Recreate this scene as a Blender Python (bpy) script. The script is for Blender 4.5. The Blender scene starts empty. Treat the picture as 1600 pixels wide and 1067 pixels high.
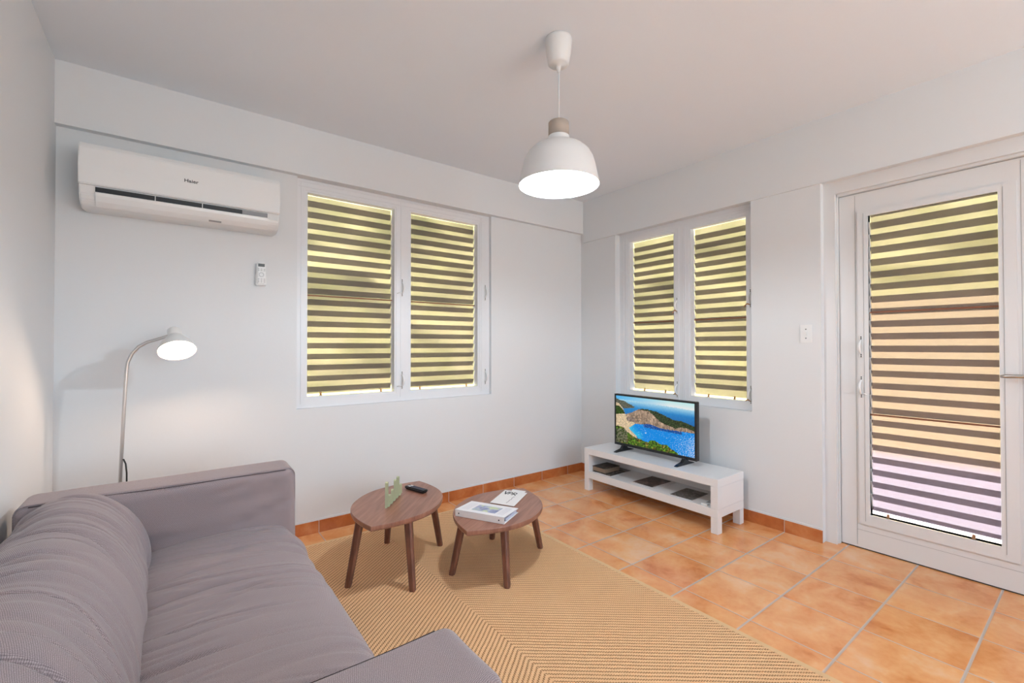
import bpy, bmesh, math, random
from mathutils import Vector, Matrix, noise
PI = math.pi
random.seed(7)
S = bpy.context.scene
C = S.collection

# ------------------------------------------------------------------ camera
YAW, PITCH, ROLL = 0.9257, 0.0105, -0.0007
CAM = Vector((-3.1745, -3.0998, 1.2))
fw = Vector((math.cos(YAW)*math.cos(PITCH), math.sin(YAW)*math.cos(PITCH), math.sin(PITCH)))
rt = Vector((math.sin(YAW), -math.cos(YAW), 0)); up = rt.cross(fw)
c_, s_ = math.cos(ROLL), math.sin(ROLL)
r2 = c_*rt + s_*up; u2 = -s_*rt + c_*up
cam = bpy.data.cameras.new('camera'); camo = bpy.data.objects.new('camera', cam); C.objects.link(camo)
m = Matrix((r2, u2, -fw)).transposed().to_4x4(); m.translation = CAM
camo.matrix_world = m
cam.sensor_width = 36; cam.sensor_fit = 'HORIZONTAL'; cam.lens = 705.67*36/1600; cam.clip_start = 0.02
S.camera = camo
# ------------------------------------------------------------------ light
S.view_settings.view_transform = 'Standard'; S.view_settings.look = 'None'
S.view_settings.gamma = 1; S.view_settings.use_curve_mapping = False
S.view_settings.exposure = -0.16
w = bpy.data.worlds.new('sky'); S.world = w; w.use_nodes = True
wn = w.node_tree.nodes; wl = w.node_tree.links
sky = wn.new('ShaderNodeTexSky'); sky.sky_type = 'HOSEK_WILKIE'; sky.turbidity = 3; sky.ground_albedo = 0.5
sky.sun_direction = (-0.23, -0.21, 0.95)
wl.new(sky.outputs[0], wn['Background'].inputs[0]); wn['Background'].inputs[1].default_value = 7.5

def light(name, kind, loc, energy, color=(1, 1, 1), size=0.1, sy=None, rot=(0, 0, 0), spot=None):
    l = bpy.data.lights.new(name, kind); l.energy = energy; l.color = color
    if kind == 'AREA':
        l.size = size
        if sy: l.shape = 'RECTANGLE'; l.size_y = sy
    elif kind == 'SUN': l.angle = size
    else: l.shadow_soft_size = size
    o = bpy.data.objects.new(name, l); o.location = loc; o.rotation_euler = rot; C.objects.link(o)
    return o
sun = light('sun', 'SUN', (0, 0, 8), 76.0, (1, .95, .86), 0.02)
sun.rotation_euler = Vector((-0.23, -0.21, 0.95)).to_track_quat('Z', 'Y').to_euler()
# added area fill at an unseen rear opening, tilted up to lift the ceiling
light('rear_fill_area', 'AREA', (-1.7, -5.62, 1.45), 57, (.77, .915, 1), 2.6, 1.6, (math.radians(104), 0, 0))
PEND = (-1.783, -1.603)
light('pendant_bulb_light', 'POINT', (PEND[0], PEND[1], 1.925+.040), 52, (.835, .925, 1), 0.035)

# ------------------------------------------------------------------ materials
def mat(name, color=(.8, .8, .8), rough=.5, metal=0, emit=None, estr=1, trans=0, ior=None, spec=None):
    m = bpy.data.materials.new(name); m.use_nodes = True
    b = m.node_tree.nodes['Principled BSDF']
    b.inputs['Base Color'].default_value = (*color, 1); b.inputs['Roughness'].default_value = rough
    b.inputs['Metallic'].default_value = metal
    if emit: b.inputs['Emission Color'].default_value = (*emit, 1); b.inputs['Emission Strength'].default_value = estr
    if trans: b.inputs['Transmission Weight'].default_value = trans
    if ior: b.inputs['IOR'].default_value = ior
    if spec is not None: b.inputs['Specular IOR Level'].default_value = spec
    return m
class NT:
    """tiny helper to write node graphs"""
    def __init__(s, m): s.t = m.node_tree; s.n = s.t.nodes; s.l = s.t.links; s.b = s.n['Principled BSDF']
    def new(s, kind, **kw):
        n = s.n.new(kind)
        for k, v in kw.items(): setattr(n, k, v)
        return n
    def put(s, sock, v):
        if isinstance(v, bpy.types.NodeSocket): s.l.new(v, sock)
        else: sock.default_value = v
    def m(s, op, a, b=0.0, c=0.0):
        n = s.new('ShaderNodeMath', operation=op)
        s.put(n.inputs[0], a); s.put(n.inputs[1], b); s.put(n.inputs[2], c)
        return n.outputs[0]
    def pos(s):
        g = s.new('ShaderNodeNewGeometry'); x = s.new('ShaderNodeSeparateXYZ'); s.l.new(g.outputs['Position'], x.inputs[0])
        return g.outputs['Position'], x.outputs
    def obj(s):
        g = s.new('ShaderNodeTexCoord'); x = s.new('ShaderNodeSeparateXYZ'); s.l.new(g.outputs['Object'], x.inputs[0])
        return g.outputs['Object'], x.outputs
    def noise(s, vec, scale, detail=3, rough=.5, dist=0):
        n = s.new('ShaderNodeTexNoise'); s.l.new(vec, n.inputs['Vector'])
        n.inputs['Scale'].default_value = scale; n.inputs['Detail'].default_value = detail
        n.inputs['Roughness'].default_value = rough; n.inputs['Distortion'].default_value = dist
        return n.outputs[0]
    def comb(s, x, y, z=0.0):
        n = s.new('ShaderNodeCombineXYZ'); s.put(n.inputs[0], x); s.put(n.inputs[1], y); s.put(n.inputs[2], z); return n.outputs[0]
    def ramp(s, fac, stops, interp='LINEAR'):
        n = s.new('ShaderNodeValToRGB'); s.l.new(fac, n.inputs[0]); r = n.color_ramp; r.interpolation = interp
        while len(r.elements) < len(stops): r.elements.new(.5)
        for e, (p, c) in zip(r.elements, stops): e.position = p; e.color = (*c, 1)
        return n.outputs[0]
    def mix(s, fac, a, b):
        n = s.new('ShaderNodeMix', data_type='RGBA')
        s.put(n.inputs[0], fac)
        for i, v in ((6, a), (7, b)):
            if isinstance(v, tuple): v = (*v, 1)
            s.put(n.inputs[i], v)
        return n.outputs[2]
    def col(s, v): s.l.new(v, s.b.inputs['Base Color'])
    def bump(s, h, strength=.3, dist=.01):
        n = s.new('ShaderNodeBump'); s.l.new(h, n.inputs['Height']); n.inputs['Strength'].default_value = strength
        n.inputs['Distance'].default_value = dist; s.l.new(n.outputs[0], s.b.inputs['Normal'])

def lin(r, g, b):
    f = lambda c: (c/255/12.92) if c/255 <= .04045 else ((c/255+.055)/1.055)**2.4
    return (f(r), f(g), f(b))

M = {}
m = M['wall'] = mat('white_plaster', (.765, .78, .79), .75, spec=.25); n = NT(m); p, _ = n.pos()
n.bump(n.noise(p, 60, 4), .12, .003)
M['ceiling'] = mat('ceiling_paint', (.82, .87, .92), .8, spec=.2)
M['trim'] = mat('white_gloss_trim', (.80, .81, .83), .35)
M['doorw'] = mat('white_door_paint', (.76, .76, .76), .4)
M['dark_gap'] = mat('shadow_gap', (.03, .028, .025), .8)
M['plastic'] = mat('white_plastic', (.82, .82, .81), .3)
M['plastic2'] = mat('white_plastic_panel', (.86, .86, .85), .22)
M['grey'] = mat('grey_plastic', (.30, .30, .31), .4)
M['black'] = mat('black_plastic', (.012, .012, .014), .3)
M['blackm'] = mat('black_matt', (.02, .02, .02), .6)
M['steel'] = mat('brushed_steel', (.55, .54, .52), .3, 1)
M['rustm'] = mat('rust_brown_metal', lin(120, 72, 48), .6)
M['clip'] = mat('tan_vinyl_clip', lin(165, 115, 75), .6)
M['lack'] = mat('white_lacquer', (.84, .84, .845), .3)
M['lampw'] = mat('lamp_white', (.78, .78, .77), .4)
M['lampin'] = mat('lamp_inner_white', (.9, .9, .88), .6)
M['collar'] = mat('taupe_collar', lin(172, 160, 148), .55)
M['paper'] = mat('paper_white', (.84, .81, .80), .6)
M['ink'] = mat('ink', (.03, .03, .035), .7)
M['bulb'] = mat('lit_bulb', (1, 1, 1), .4, emit=(1, .93, .84), estr=14)
M['chrome'] = mat('silver_pole', (.62, .61, .60), .28, .9)
M['seam'] = mat('seam_thread', lin(60, 48, 48), .9)

# terracotta floor tiles
def terracotta(name, axis=None):
    m = mat(name, rough=.38); n = NT(m); p, x = n.pos()
    T, U0, V0 = .3162, .1191, .3957
    def cell(v, o): return n.m('DIVIDE', n.m('SUBTRACT', v, o), T)
    cu, cv = cell(x[0], U0), cell(x[1], V0)
    def edge(c):  # distance to nearest grid line in metres
        f = n.m('FRACT', c); return n.m('MULTIPLY', n.m('MINIMUM', f, n.m('SUBTRACT', 1.0, f)), T)
    if axis == 'x': e = edge(cu); idv = n.comb(n.m('FLOOR', cu), 40.0)
    elif axis == 'y': e = edge(cv); idv = n.comb(50.0, n.m('FLOOR', cv))
    else: e = n.m('MINIMUM', edge(cu), edge(cv)); idv = n.comb(n.m('FLOOR', cu), n.m('FLOOR', cv))
    wn_ = n.new('ShaderNodeTexWhiteNoise', noise_dimensions='3D'); n.l.new(idv, wn_.inputs['Vector'])
    off = n.new('ShaderNodeVectorMath', operation='MULTIPLY_ADD'); n.l.new(wn_.outputs['Color'], off.inputs[0])
    off.inputs[1].default_value = (9, 9, 9); n.l.new(p, off.inputs[2])
    big = n.noise(off.outputs[0], 5.5, 3, .55, .6); fine = n.noise(off.outputs[0], 45, 4, .6)
    f = n.m('ADD', n.m('MULTIPLY', big, .8), n.m('MULTIPLY', fine, .2))
    f = n.m('ADD', f, n.m('MULTIPLY', n.m('SUBTRACT', wn_.outputs['Value'], .5), .09))
    if axis:
        tile = n.ramp(f, [(.3, lin(168, 92, 46)), (.5, lin(190, 112, 62)), (.7, lin(206, 138, 88))])
    else:
        tile = n.ramp(f, [(.28, lin(200, 116, 62)), (.42, lin(224, 150, 92)), (.56, lin(234, 170, 114)), (.72, lin(238, 190, 148))])
    g = n.m('LESS_THAN', e, .002)
    if not axis: g = n.m('MAXIMUM', n.m('LESS_THAN', edge(cu), .0026), n.m('LESS_THAN', edge(cv), .0046))
    n.col(n.mix(g, tile, lin(196, 178, 166)))
    h = n.m('SMOOTH_MIN', e, .007, .003)
    n.bump(n.m('ADD', h, n.m('MULTIPLY', big, .0006)), .5, .35)
    n.put(n.b.inputs['Roughness'], n.m('ADD', .20, n.m('MULTIPLY', g, .4)))
    return m
M['tile'] = terracotta('terracotta_floor_tile')
M['skx'] = terracotta('terracotta_skirting_back', 'x')
M['sky'] = terracotta('terracotta_skirting_right', 'y')

# sisal rug, herringbone rows mirrored about a mid seam
def sisal():
    m = mat('sisal_weave', rough=.95, spec=.1); n = NT(m); p, x = n.pos()
    a = math.radians(38.8); u = n.m('ABSOLUTE', n.m('ADD', x[0], 2.085))
    wob = n.m('MULTIPLY', n.m('SUBTRACT', n.noise(p, 9, 2), .5), .006)
    r = n.m('ADD', n.m('ADD', n.m('MULTIPLY', u, math.sin(a)), n.m('MULTIPLY', x[1], math.cos(a))), wob)
    s = n.m('SUBTRACT', n.m('MULTIPLY', u, math.cos(a)), n.m('MULTIPLY', x[1], math.sin(a)))
    rp = n.m('DIVIDE', r, .0178)
    row = n.m('FLOOR', rp)
    fr = n.m('ABSOLUTE', n.m('SUBTRACT', n.m('FRACT', rp), .5))          # 0 centre .5 edge
    ph = n.m('MULTIPLY', n.m('MODULO', row, 2.0), 3.14)
    st = n.m('SINE', n.m('ADD', n.m('DIVIDE', n.m('MULTIPLY', s, 2*PI), .0098), ph))
    edge = n.m('SMOOTHSTEP', .22, .5, fr) if False else n.m('POWER', n.m('MULTIPLY', fr, 2.0), 2.2)
    dk = n.m('MULTIPLY', edge, n.m('ADD', .50, n.m('MULTIPLY', st, .62)))
    dk = n.m('ADD', dk, n.m('MULTIPLY', n.m('SUBTRACT', n.noise(p, 260, 2), .5), .35))
    big = n.noise(p, 3, 2)
    base = n.mix(big, lin(232, 184, 138), lin(240, 196, 150))
    f = n.ramp(dk, [(.12, (0, 0, 0)), (.62, (1, 1, 1))])
    n.col(n.mix(n.m('MULTIPLY', f, 1.0), base, lin(128, 80, 44)))
    h = n.m('SUBTRACT', 1.0, dk); n.bump(h, .9, .004)
    return m
M['sisal'] = sisal()
M['bind'] = mat('rug_binding', lin(222, 184, 140), .9, spec=.1)

# walnut
def walnut():
    m = mat('walnut_veneer', rough=.33); n = NT(m); p, x = n.obj()
    v = n.comb(n.m('MULTIPLY', x[0], 1.4), n.m('MULTIPLY', x[1], 16.0), n.m('MULTIPLY', x[2], 3.0))
    a = n.noise(v, 2.2, 5, .6, .5); v2 = n.comb(n.m('MULTIPLY', x[0], 5.0), n.m('MULTIPLY', x[1], 160.0), x[2])
    b = n.noise(v2, 2, 3, .6)
    f = n.m('ADD', n.m('MULTIPLY', a, .7), n.m('MULTIPLY', b, .3))
    n.col(n.ramp(f, [(.3, lin(118, 76, 62)), (.5, lin(150, 104, 86)), (.7, lin(174, 128, 106))]))
    n.bump(b, .05, .002)
    return m
M['walnut'] = walnut()
def walnut_leg():
    m = mat('walnut_leg', rough=.45); n = NT(m); p, x = n.obj()
    v = n.comb(n.m('MULTIPLY', x[0], 40.0), n.m('MULTIPLY', x[1], 40.0), n.m('MULTIPLY', x[2], 3.0))
    n.col(n.ramp(n.noise(v, 1.5, 4, .6), [(.3, lin(92, 56, 44)), (.7, lin(136, 88, 68))]))
    return m
M['wleg'] = walnut_leg()

# sofa cloth: tight two-tone basket weave
def cloth():
    m = mat('grey_sofa_cloth', rough=.9, spec=.15); n = NT(m)
    uv = n.new('ShaderNodeUVMap'); sx = n.new('ShaderNodeSeparateXYZ'); n.l.new(uv.outputs[0], sx.inputs[0])
    u, v = sx.outputs[0], sx.outputs[1]; k = 2*PI/.0046
    a = n.m('SINE', n.m('MULTIPLY', n.m('ADD', u, v), k*.5)); b = n.m('SINE', n.m('MULTIPLY', n.m('SUBTRACT', u, v), k))
    wv = n.m('MULTIPLY', a, b)
    fl = n.noise(uv.outputs[0], 700, 2)
    f = n.m('ADD', n.m('ADD', n.m('MULTIPLY', wv, .2), .5), n.m('MULTIPLY', n.m('SUBTRACT', fl, .5), .8))
    n.col(n.ramp(f, [(.2, lin(104, 93, 97)), (.55, lin(154, 140, 142)), (.85, lin(204, 190, 191))]))
    n.b.inputs['Sheen Weight'].default_value = .25; n.b.inputs['Sheen Roughness'].default_value = .5
    n.bump(f, .35, .0015)
    return m
M['cloth'] = cloth()

# frosted louvre panes
def frosted(name, col):
    m = mat(name, col, .22, trans=.8, ior=1.15); return m
M['slat'] = frosted('frosted_tinted_louvre', (.29, .265, .285))

# exterior
def leafy(name, a, b, sc=9):
    m = mat(name, rough=.8); n = NT(m); p, _ = n.pos()
    n.col(n.ramp(n.noise(p, sc, 4, .7), [(.35, a), (.65, b)])); return m
M['hedge'] = leafy('hedge_leaves', (.50, .52, .22), (.66, .63, .34), 3)
M['patio'] = mat('pale_concrete', (.20, .19, .235), .8)
M['peach'] = mat('peach_render', (.62, .51, .30), .8)

# ------------------------------------------------------------------ mesh helpers
def box(bm, lo, hi, mi=0):
    x0, y0, z0 = lo; x1, y1, z1 = hi
    vs = [bm.verts.new(v) for v in ((x0,y0,z0),(x1,y0,z0),(x1,y1,z0),(x0,y1,z0),(x0,y0,z1),(x1,y0,z1),(x1,y1,z1),(x0,y1,z1))]
    for f in ((0,3,2,1),(4,5,6,7),(0,1,5,4),(1,2,6,5),(2,3,7,6),(3,0,4,7)):
        fc = bm.faces.new([vs[i] for i in f]); fc.material_index = mi
    return vs
def bevel(bm, w=.003, seg=2):
    bmesh.ops.bevel(bm, geom=list(bm.edges), offset=w, segments=seg, affect='EDGES', clamp_overlap=True)
def tube(bm, pts, r, seg=12, caps=True, rfn=None):
    pts = [Vector(p) for p in pts]; rings = []
    t0 = (pts[1]-pts[0]).normalized(); ref = Vector((0, 0, 1)) if abs(t0.z) < .9 else Vector((1, 0, 0))
    nrm = t0.cross(ref).normalized()
    for i, p in enumerate(pts):
        t = ((pts[min(i+1, len(pts)-1)]-pts[max(i-1, 0)])).normalized()
        nrm = (nrm - t*nrm.dot(t)).normalized(); b = t.cross(nrm)
        rr = rfn(i/(len(pts)-1)) if rfn else r
        rings.append([bm.verts.new(p + rr*(math.cos(2*PI*k/seg)*nrm + math.sin(2*PI*k/seg)*b)) for k in range(seg)])
    for a, b in zip(rings, rings[1:]):
        for k in range(seg): bm.faces.new((a[k], a[(k+1) % seg], b[(k+1) % seg], b[k])).smooth = True
    if caps: bm.faces.new(rings[0][::-1]); bm.faces.new(rings[-1])
def lathe(bm, prof, seg=48, cx=0, cy=0, close=False):
    rings = [[bm.verts.new((cx+r*math.cos(2*PI*k/seg), cy+r*math.sin(2*PI*k/seg), z)) for k in range(seg)] if r > 1e-6
             else [bm.verts.new((cx, cy, z))] for r, z in prof]
    prs = list(zip(rings, rings[1:]))
    if close: prs.append((rings[-1], rings[0]))
    for a, b in prs:
        for k in range(seg):
            k2 = (k+1) % seg
            if len(a) == 1 and len(b) == 1: continue
            if len(a) == 1: f = bm.faces.new((a[0], b[k2], b[k]))
            elif len(b) == 1: f = bm.faces.new((a[k], a[k2], b[0]))
            else: f = bm.faces.new((a[k], a[k2], b[k2], b[k]))
            f.smooth = True
def prism(bm, pts, lo, hi, axis=2):
    """extrude a 2D outline along an axis: the other two axes in order"""
    def mk(p, h):
        q = [p[0], p[1]]; q.insert(axis, h); return bm.verts.new(q)
    a = [mk(p, lo) for p in pts]; b = [mk(p, hi) for p in pts]; k = len(pts)
    bm.faces.new(a[::-1]); bm.faces.new(b)
    for i in range(k): bm.faces.new((a[i], a[(i+1) % k], b[(i+1) % k], b[i]))
def link(o, parent=None):
    C.objects.link(o)
    if parent: o.parent = parent
    return o
def ob(name, bm, mt, parent=None, sharp=False, loc=None):
    bmesh.ops.recalc_face_normals(bm, faces=list(bm.faces))
    me = bpy.data.meshes.new(name); bm.to_mesh(me); bm.free()
    for x in (mt if isinstance(mt, (list, tuple)) else [mt]): me.materials.append(x)
    o = bpy.data.objects.new(name, me)
    if loc: o.location = loc
    return link(o, parent)
def tag(o, label, cat, group=None):
    o['label'] = label; o['category'] = cat
    if group: o['group'] = group
    return o
def thing(name, label, cat, loc=(0, 0, 0), rz=0, group=None):
    o = bpy.data.objects.new(name, None); C.objects.link(o); o.location = loc; o.rotation_euler = (0, 0, rz); o.empty_display_size = .05
    return tag(o, label, cat, group)
def struct(name, bm, mt, parent=None):
    o = ob(name, bm, mt, parent); o['kind'] = 'structure'; return o
def sempty(name, loc=(0, 0, 0)):
    o = bpy.data.objects.new(name, None); C.objects.link(o); o.location = loc; o['kind'] = 'structure'; o.empty_display_size = .05; return o
NB = bmesh.new

# ------------------------------------------------------------------ room
XL, YR, ZC = -3.635, -5.6, 2.59
WA = (-2.545, -1.058, .803, 2.281)          # window opening in back wall: x0,x1,z0,z1
WB = (-1.612, -.424, .750, 2.20)            # right wall: y0,y1,z0,z1
DB = (-3.12, -2.03, 0, 2.20)
bm = NB(); box(bm, (XL-.2, YR-.2, -.12), (.2, .2, 0)); struct('floor', bm, M['tile'])
bm = NB(); box(bm, (XL-.2, YR-.2, ZC), (.2, .2, ZC+.12)); struct('ceiling', bm, M['ceiling'])
def wall_with_holes(name, axis, p0, p1, a0, a1, holes):
    """axis 'y': wall spans x a0..a1 between y p0..p1; axis 'x': spans y"""
    bm = NB(); xs = sorted({a0, a1, *[h[0] for h in holes], *[h[1] for h in holes]}); zs = sorted({0, ZC, *[h[2] for h in holes], *[h[3] for h in holes]})
    for i in range(len(xs)-1):
        for j in range(len(zs)-1):
            cx, cz = (xs[i]+xs[i+1])/2, (zs[j]+zs[j+1])/2
            if any(h[0] < cx < h[1] and h[2] < cz < h[3] for h in holes): continue
            if axis == 'y': box(bm, (xs[i], p0, zs[j]), (xs[i+1], p1, zs[j+1]))
            else: box(bm, (p0, xs[i], zs[j]), (p1, xs[i+1], zs[j+1]))
    bmesh.ops.remove_doubles(bm, verts=list(bm.verts), dist=1e-5)
    seen = {}
    for f in list(bm.faces):
        k = tuple(sorted(v.index for v in f.verts)) if False else tuple(sorted((round(v.co.x, 4), round(v.co.y, 4), round(v.co.z, 4)) for v in f.verts))
        seen.setdefault(k, []).append(f)
    bmesh.ops.delete(bm, geom=[f for fs in seen.values() if len(fs) > 1 for f in fs], context='FACES')
    return struct(name, bm, M['wall'])
wall_with_holes('wall_back', 'y', 0, .13, XL, .13, [WA])
wall_with_holes('wall_right', 'x', 0, .13, YR, 0, [WB, DB])
wall_with_holes('wall_left', 'x', XL-.14, XL, YR, .14, [])
wall_with_holes('wall_rear', 'y', YR-.14, YR, XL, .14, [(-3.05, -.35, .65, 2.35)])
bm = NB(); box(bm, (XL, -.042, 2.281), (0, 0, ZC)); struct('trim_1', bm, M['wall'])      # shallow beam over the window
bm = NB(); box(bm, (-.014, YR, 2.196), (0, -.042, ZC)); struct('trim_2', bm, M['wall'])
bm = NB(); box(bm, (XL, -.011, 0), (0, 0, .076)); struct('baseboard_back', bm, M['skx'])
bm = NB(); box(bm, (-.011, -2.03, 0), (0, -.011, .076)); struct('baseboard_right', bm, M['sky'])
bm = NB(); box(bm, (-.011, YR, 0), (0, -3.2, .076)); struct('baseboard_right', bm, M['sky'])
bm = NB(); box(bm, (XL, YR, 0), (XL+.011, -.011, .076)); struct('baseboard_left', bm, M['sky'])
# thin lighter plaster lip above the skirting
bm = NB(); box(bm, (XL, -.004, .076), (0, 0, .088)); struct('trim_3', bm, M['wall'])
bm = NB(); box(bm, (-.004, -2.03, .076), (0, -.011, .088)); struct('trim_4', bm, M['wall'])

# --- louvred sashes.  local frame: u along wall, w outward, z up.  mapped to world by f
PITCH_S = .0725
def mapper(axis):
    if axis == 'A': return lambda u, w, z: Vector((u, w, z))          # back wall, outward +y
    return lambda u, w, z: Vector((w, u, z))                          # right wall, outward +x
def fbox(bm, f, u0, u1, w0, w1, z0, z1):
    a, b = f(u0, w0, z0), f(u1, w1, z1)
    box(bm, tuple(min(a[i], b[i]) for i in range(3)), tuple(max(a[i], b[i]) for i in range(3)))
def slats(name, f, u0, u1, w, z0, z1, ztop, parent, gap=.012):
    bm = NB(); tilt = math.radians(9.5); L = .109; t = .0035; k = 0
    z = ztop + 3*PITCH_S
    while z > z0 + .02:
        zt, zb = z, z - L
        if zb < z1:
            dz0, dz1 = zt, zb
            wt = w; 
            if zt > z1 - .002: wt = w + (zt-(z1-.002))*math.tan(tilt); dz0 = z1-.002
            wb = wt + (dz0-zb)*math.tan(tilt)
            if zb < z0+gap: wb = wt + (dz0-(z0+gap))*math.tan(tilt); dz1 = z0+gap
            if dz0 - dz1 > .015:
                vs = []
                for uu in (u0+.004, u1-.004):
                    for (ww, zz) in ((wt, dz0), (wt+t, dz0), (wb+t, dz1), (wb, dz1)): vs.append(bm.verts.new(f(uu, ww, zz)))
                for q in ((0,1,2,3),(7,6,5,4),(0,4,5,1),(1,5,6,2),(2,6,7,3),(3,7,4,0)): bm.faces.new([vs[i] for i in q])
        z -= PITCH_S
    return ob(name, bm, M['slat'], parent)
def operator(f, u, z, w, parent, side=1, link_to=None, long=.132):
    """curved white pull handle on a screwed backplate"""
    bm = NB(); fbox(bm, f, u-.0075, u+.0075, w-.004, w, z-long/2, z+long/2); bevel(bm, .0015, 1)
    o = ob('operator_handle', bm, M['plastic'], parent)
    bm = NB(); pts = []
    for i in range(13):
        a = i/12; pts.append(f(u+side*.004*math.sin(a*PI), w-.004-.024*math.sin(a*PI)**.8, z+.040-.082*a))
    tube(bm, pts, .006, 8, rfn=lambda t: .0045+.0035*math.sin(t*PI)); ob('grip', bm, M['plastic2'], o)
    bm = NB()
    for dz in (.058, .048, -.048, -.058):
        c = f(u, w-.0045, z+dz); fbox(bm, f, u-.003, u+.003, w-.0052, w-.0038, z+dz-.0032, z+dz+.0032)
    ob('screw', bm, M['blackm'], o)
    if link_to is not None:
        bm = NB(); tube(bm, [f(u, w-.008, z-.044), f((u+link_to)/2, w-.010, z-.038), f(link_to, w+.01, z-.05)], .0028, 8)
        ob('link_arm', bm, M['plastic'], o)
    return o
def sash(f, u0, u1, z0, z1, w, ztop, rail, parent, chan='hi', name='louvre_sash', clips=(.16, .86), off=.05, dep=.055, gap=.012):
    """channel frame with pivots, louvres, clips and a brown rail behind"""
    bm = NB(); t = .012; cw = .022
    fbox(bm, f, u0, u1, w, w+dep, z0-t, z0); fbox(bm, f, u0, u1, w, w+dep, z1, z1+t)
    fbox(bm, f, u0-t, u0, w, w+dep, z0-t, z1+t); fbox(bm, f, u1, u1+t, w, w+dep, z0-t, z1+t)
    s = ob(name, bm, M['trim'], parent)
    slats('louvre_slats', f, u0, u1, w+off, z0, z1, ztop, s, gap)
    # pivot brackets along the side that shows
    bm = NB(); z = ztop
    uu = u1 if chan == 'hi' else u0; sg = -1 if chan == 'hi' else 1
    while z > z0+.03:
        a, b = uu, uu+sg*.005
        vs = [bm.verts.new(f(q, ww, zz)) for q in (a, b) for ww, zz in ((w+off-.014, z), (w+off-.008, z+.004), (w+off+.016, z-.088), (w+off+.010, z-.092))]
        if z-.092 > z0:
            for q in ((0,1,2,3),(7,6,5,4),(0,4,5,1),(1,5,6,2),(2,6,7,3),(3,7,4,0)): bm.faces.new([vs[i] for i in q])
        z -= PITCH_S
    ob('pivot_bracket', bm, M['plastic'], s)
    for r in rail:
        bm = NB(); fbox(bm, f, u0, u1, w+off-.008, w+off-.0035, r-.004, r+.005); ob('cross_rail', bm, M['rustm'], s)
    for c in clips:
        bm = NB(); u = u0+(u1-u0)*c
        wo = w+off-.012; vs = [f(u-.0075, wo, z0), f(u+.0075, wo, z0), f(u+.0055, wo+.006, z0+.022), f(u-.0055, wo+.006, z0+.022)]
        a = [bm.verts.new(v) for v in vs]; b = [bm.verts.new(v + f(0, .004, 0)) for v in vs]
        bm.faces.new(a); bm.faces.new(b[::-1])
        for i in range(4): bm.faces.new((a[i], a[(i+1) % 4], b[(i+1) % 4], b[i]))
        ob('slat_clip', bm, M['clip'], s)
    return s

# window 1 (back wall)
fA = mapper('A')
w1 = sempty('window_1', (0, 0, 0))
bm = NB(); W0 = .03
fbox(bm, fA, -2.545, -2.488, W0, .10, .803, 2.281)
fbox(bm, fA, -1.158, -1.058, W0, .10, .803, 2.281)
fbox(bm, fA, -1.874, -1.770, W0, .10, .803, 2.281)
for a, b in ((-2.488, -1.874), (-1.770, -1.158)):
    fbox(bm, fA, a, b, W0, .10, .803, .862); fbox(bm, fA, a, b, W0, .10, 2.212, 2.281)
struct('window_frame', bm, M['trim'], w1)
bm = NB()                                            # raised beads of the aluminium profile
for u in (-2.515, -1.838, -1.146, -1.132):
    fbox(bm, fA, u-.002, u+.002, W0-.003, W0, .83, 2.262)
fbox(bm, fA, -2.53, -1.11, W0-.003, W0, 2.232, 2.236); fbox(bm, fA, -2.53, -1.11, W0-.003, W0, 2.262, 2.265)
ob('frame_bead', bm, M['trim'], w1)
for u0, u1 in ((-2.476, -1.886), (-1.758, -1.170)):
    sash(fA, u0, u1, .874, 2.200, .034, 2.165, (1.536,), w1)
for u, z, l in ((-1.829, 1.630, -1.875), (-1.829, .953, -1.875), (-1.100, 1.645, None), (-1.100, .950, None)):
    operator(fA, u, z, W0, w1, 1, l)

# window 2 (right wall)
fB = mapper('B')
w2 = sempty('window_2', (0, 0, 0)); W0 = .06
bm = NB()
fbox(bm, fB, -1.612, -1.560, W0, .12, .75, 2.2); fbox(bm, fB, -.520, -.424, W0, .12, .75, 2.2); fbox(bm, fB, -1.108, -.984, W0, .12, .75, 2.2)
for a, b in ((-1.560, -1.108), (-.984, -.520)):
    fbox(bm, fB, a, b, W0, .12, .75, .800); fbox(bm, fB, a, b, W0, .12, 2.132, 2.2)
struct('window_frame', bm, M['trim'], w2)
bm = NB()
for u in (-1.590, -1.075, -1.060, -1.020, -.500, -.470): fbox(bm, fB, u-.002, u+.002, W0-.003, W0, .77, 2.17)
fbox(bm, fB, -1.6, -.44, W0-.003, W0, 2.150, 2.153); fbox(bm, fB, -1.6, -.44, W0-.003, W0, 2.170, 2.173)
ob('frame_bead', bm, M['trim'], w2)
for u0, u1 in ((-1.548, -1.120), (-.972, -.532)):
    sash(fB, u0, u1, .812, 2.120, .064, 2.071, (1.405,), w2, 'hi', clips=(.25, .72))
for u, z, l in ((-1.580, 1.535, -1.530), (-1.580, .860, -1.530), (-1.005, 1.525, -.975), (-1.005, .855, -.975)):
    operator(fB, u, z, W0, w2, 1, None)
    bm = NB(); tube(bm, [fB(u, W0-.008, z-.044), fB(u+.026, W0+.004, z-.036), fB(u+.05, W0+.012, z-.055)], .005, 8)
    ob('crank_hook', bm, M['clip'], w2)

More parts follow.
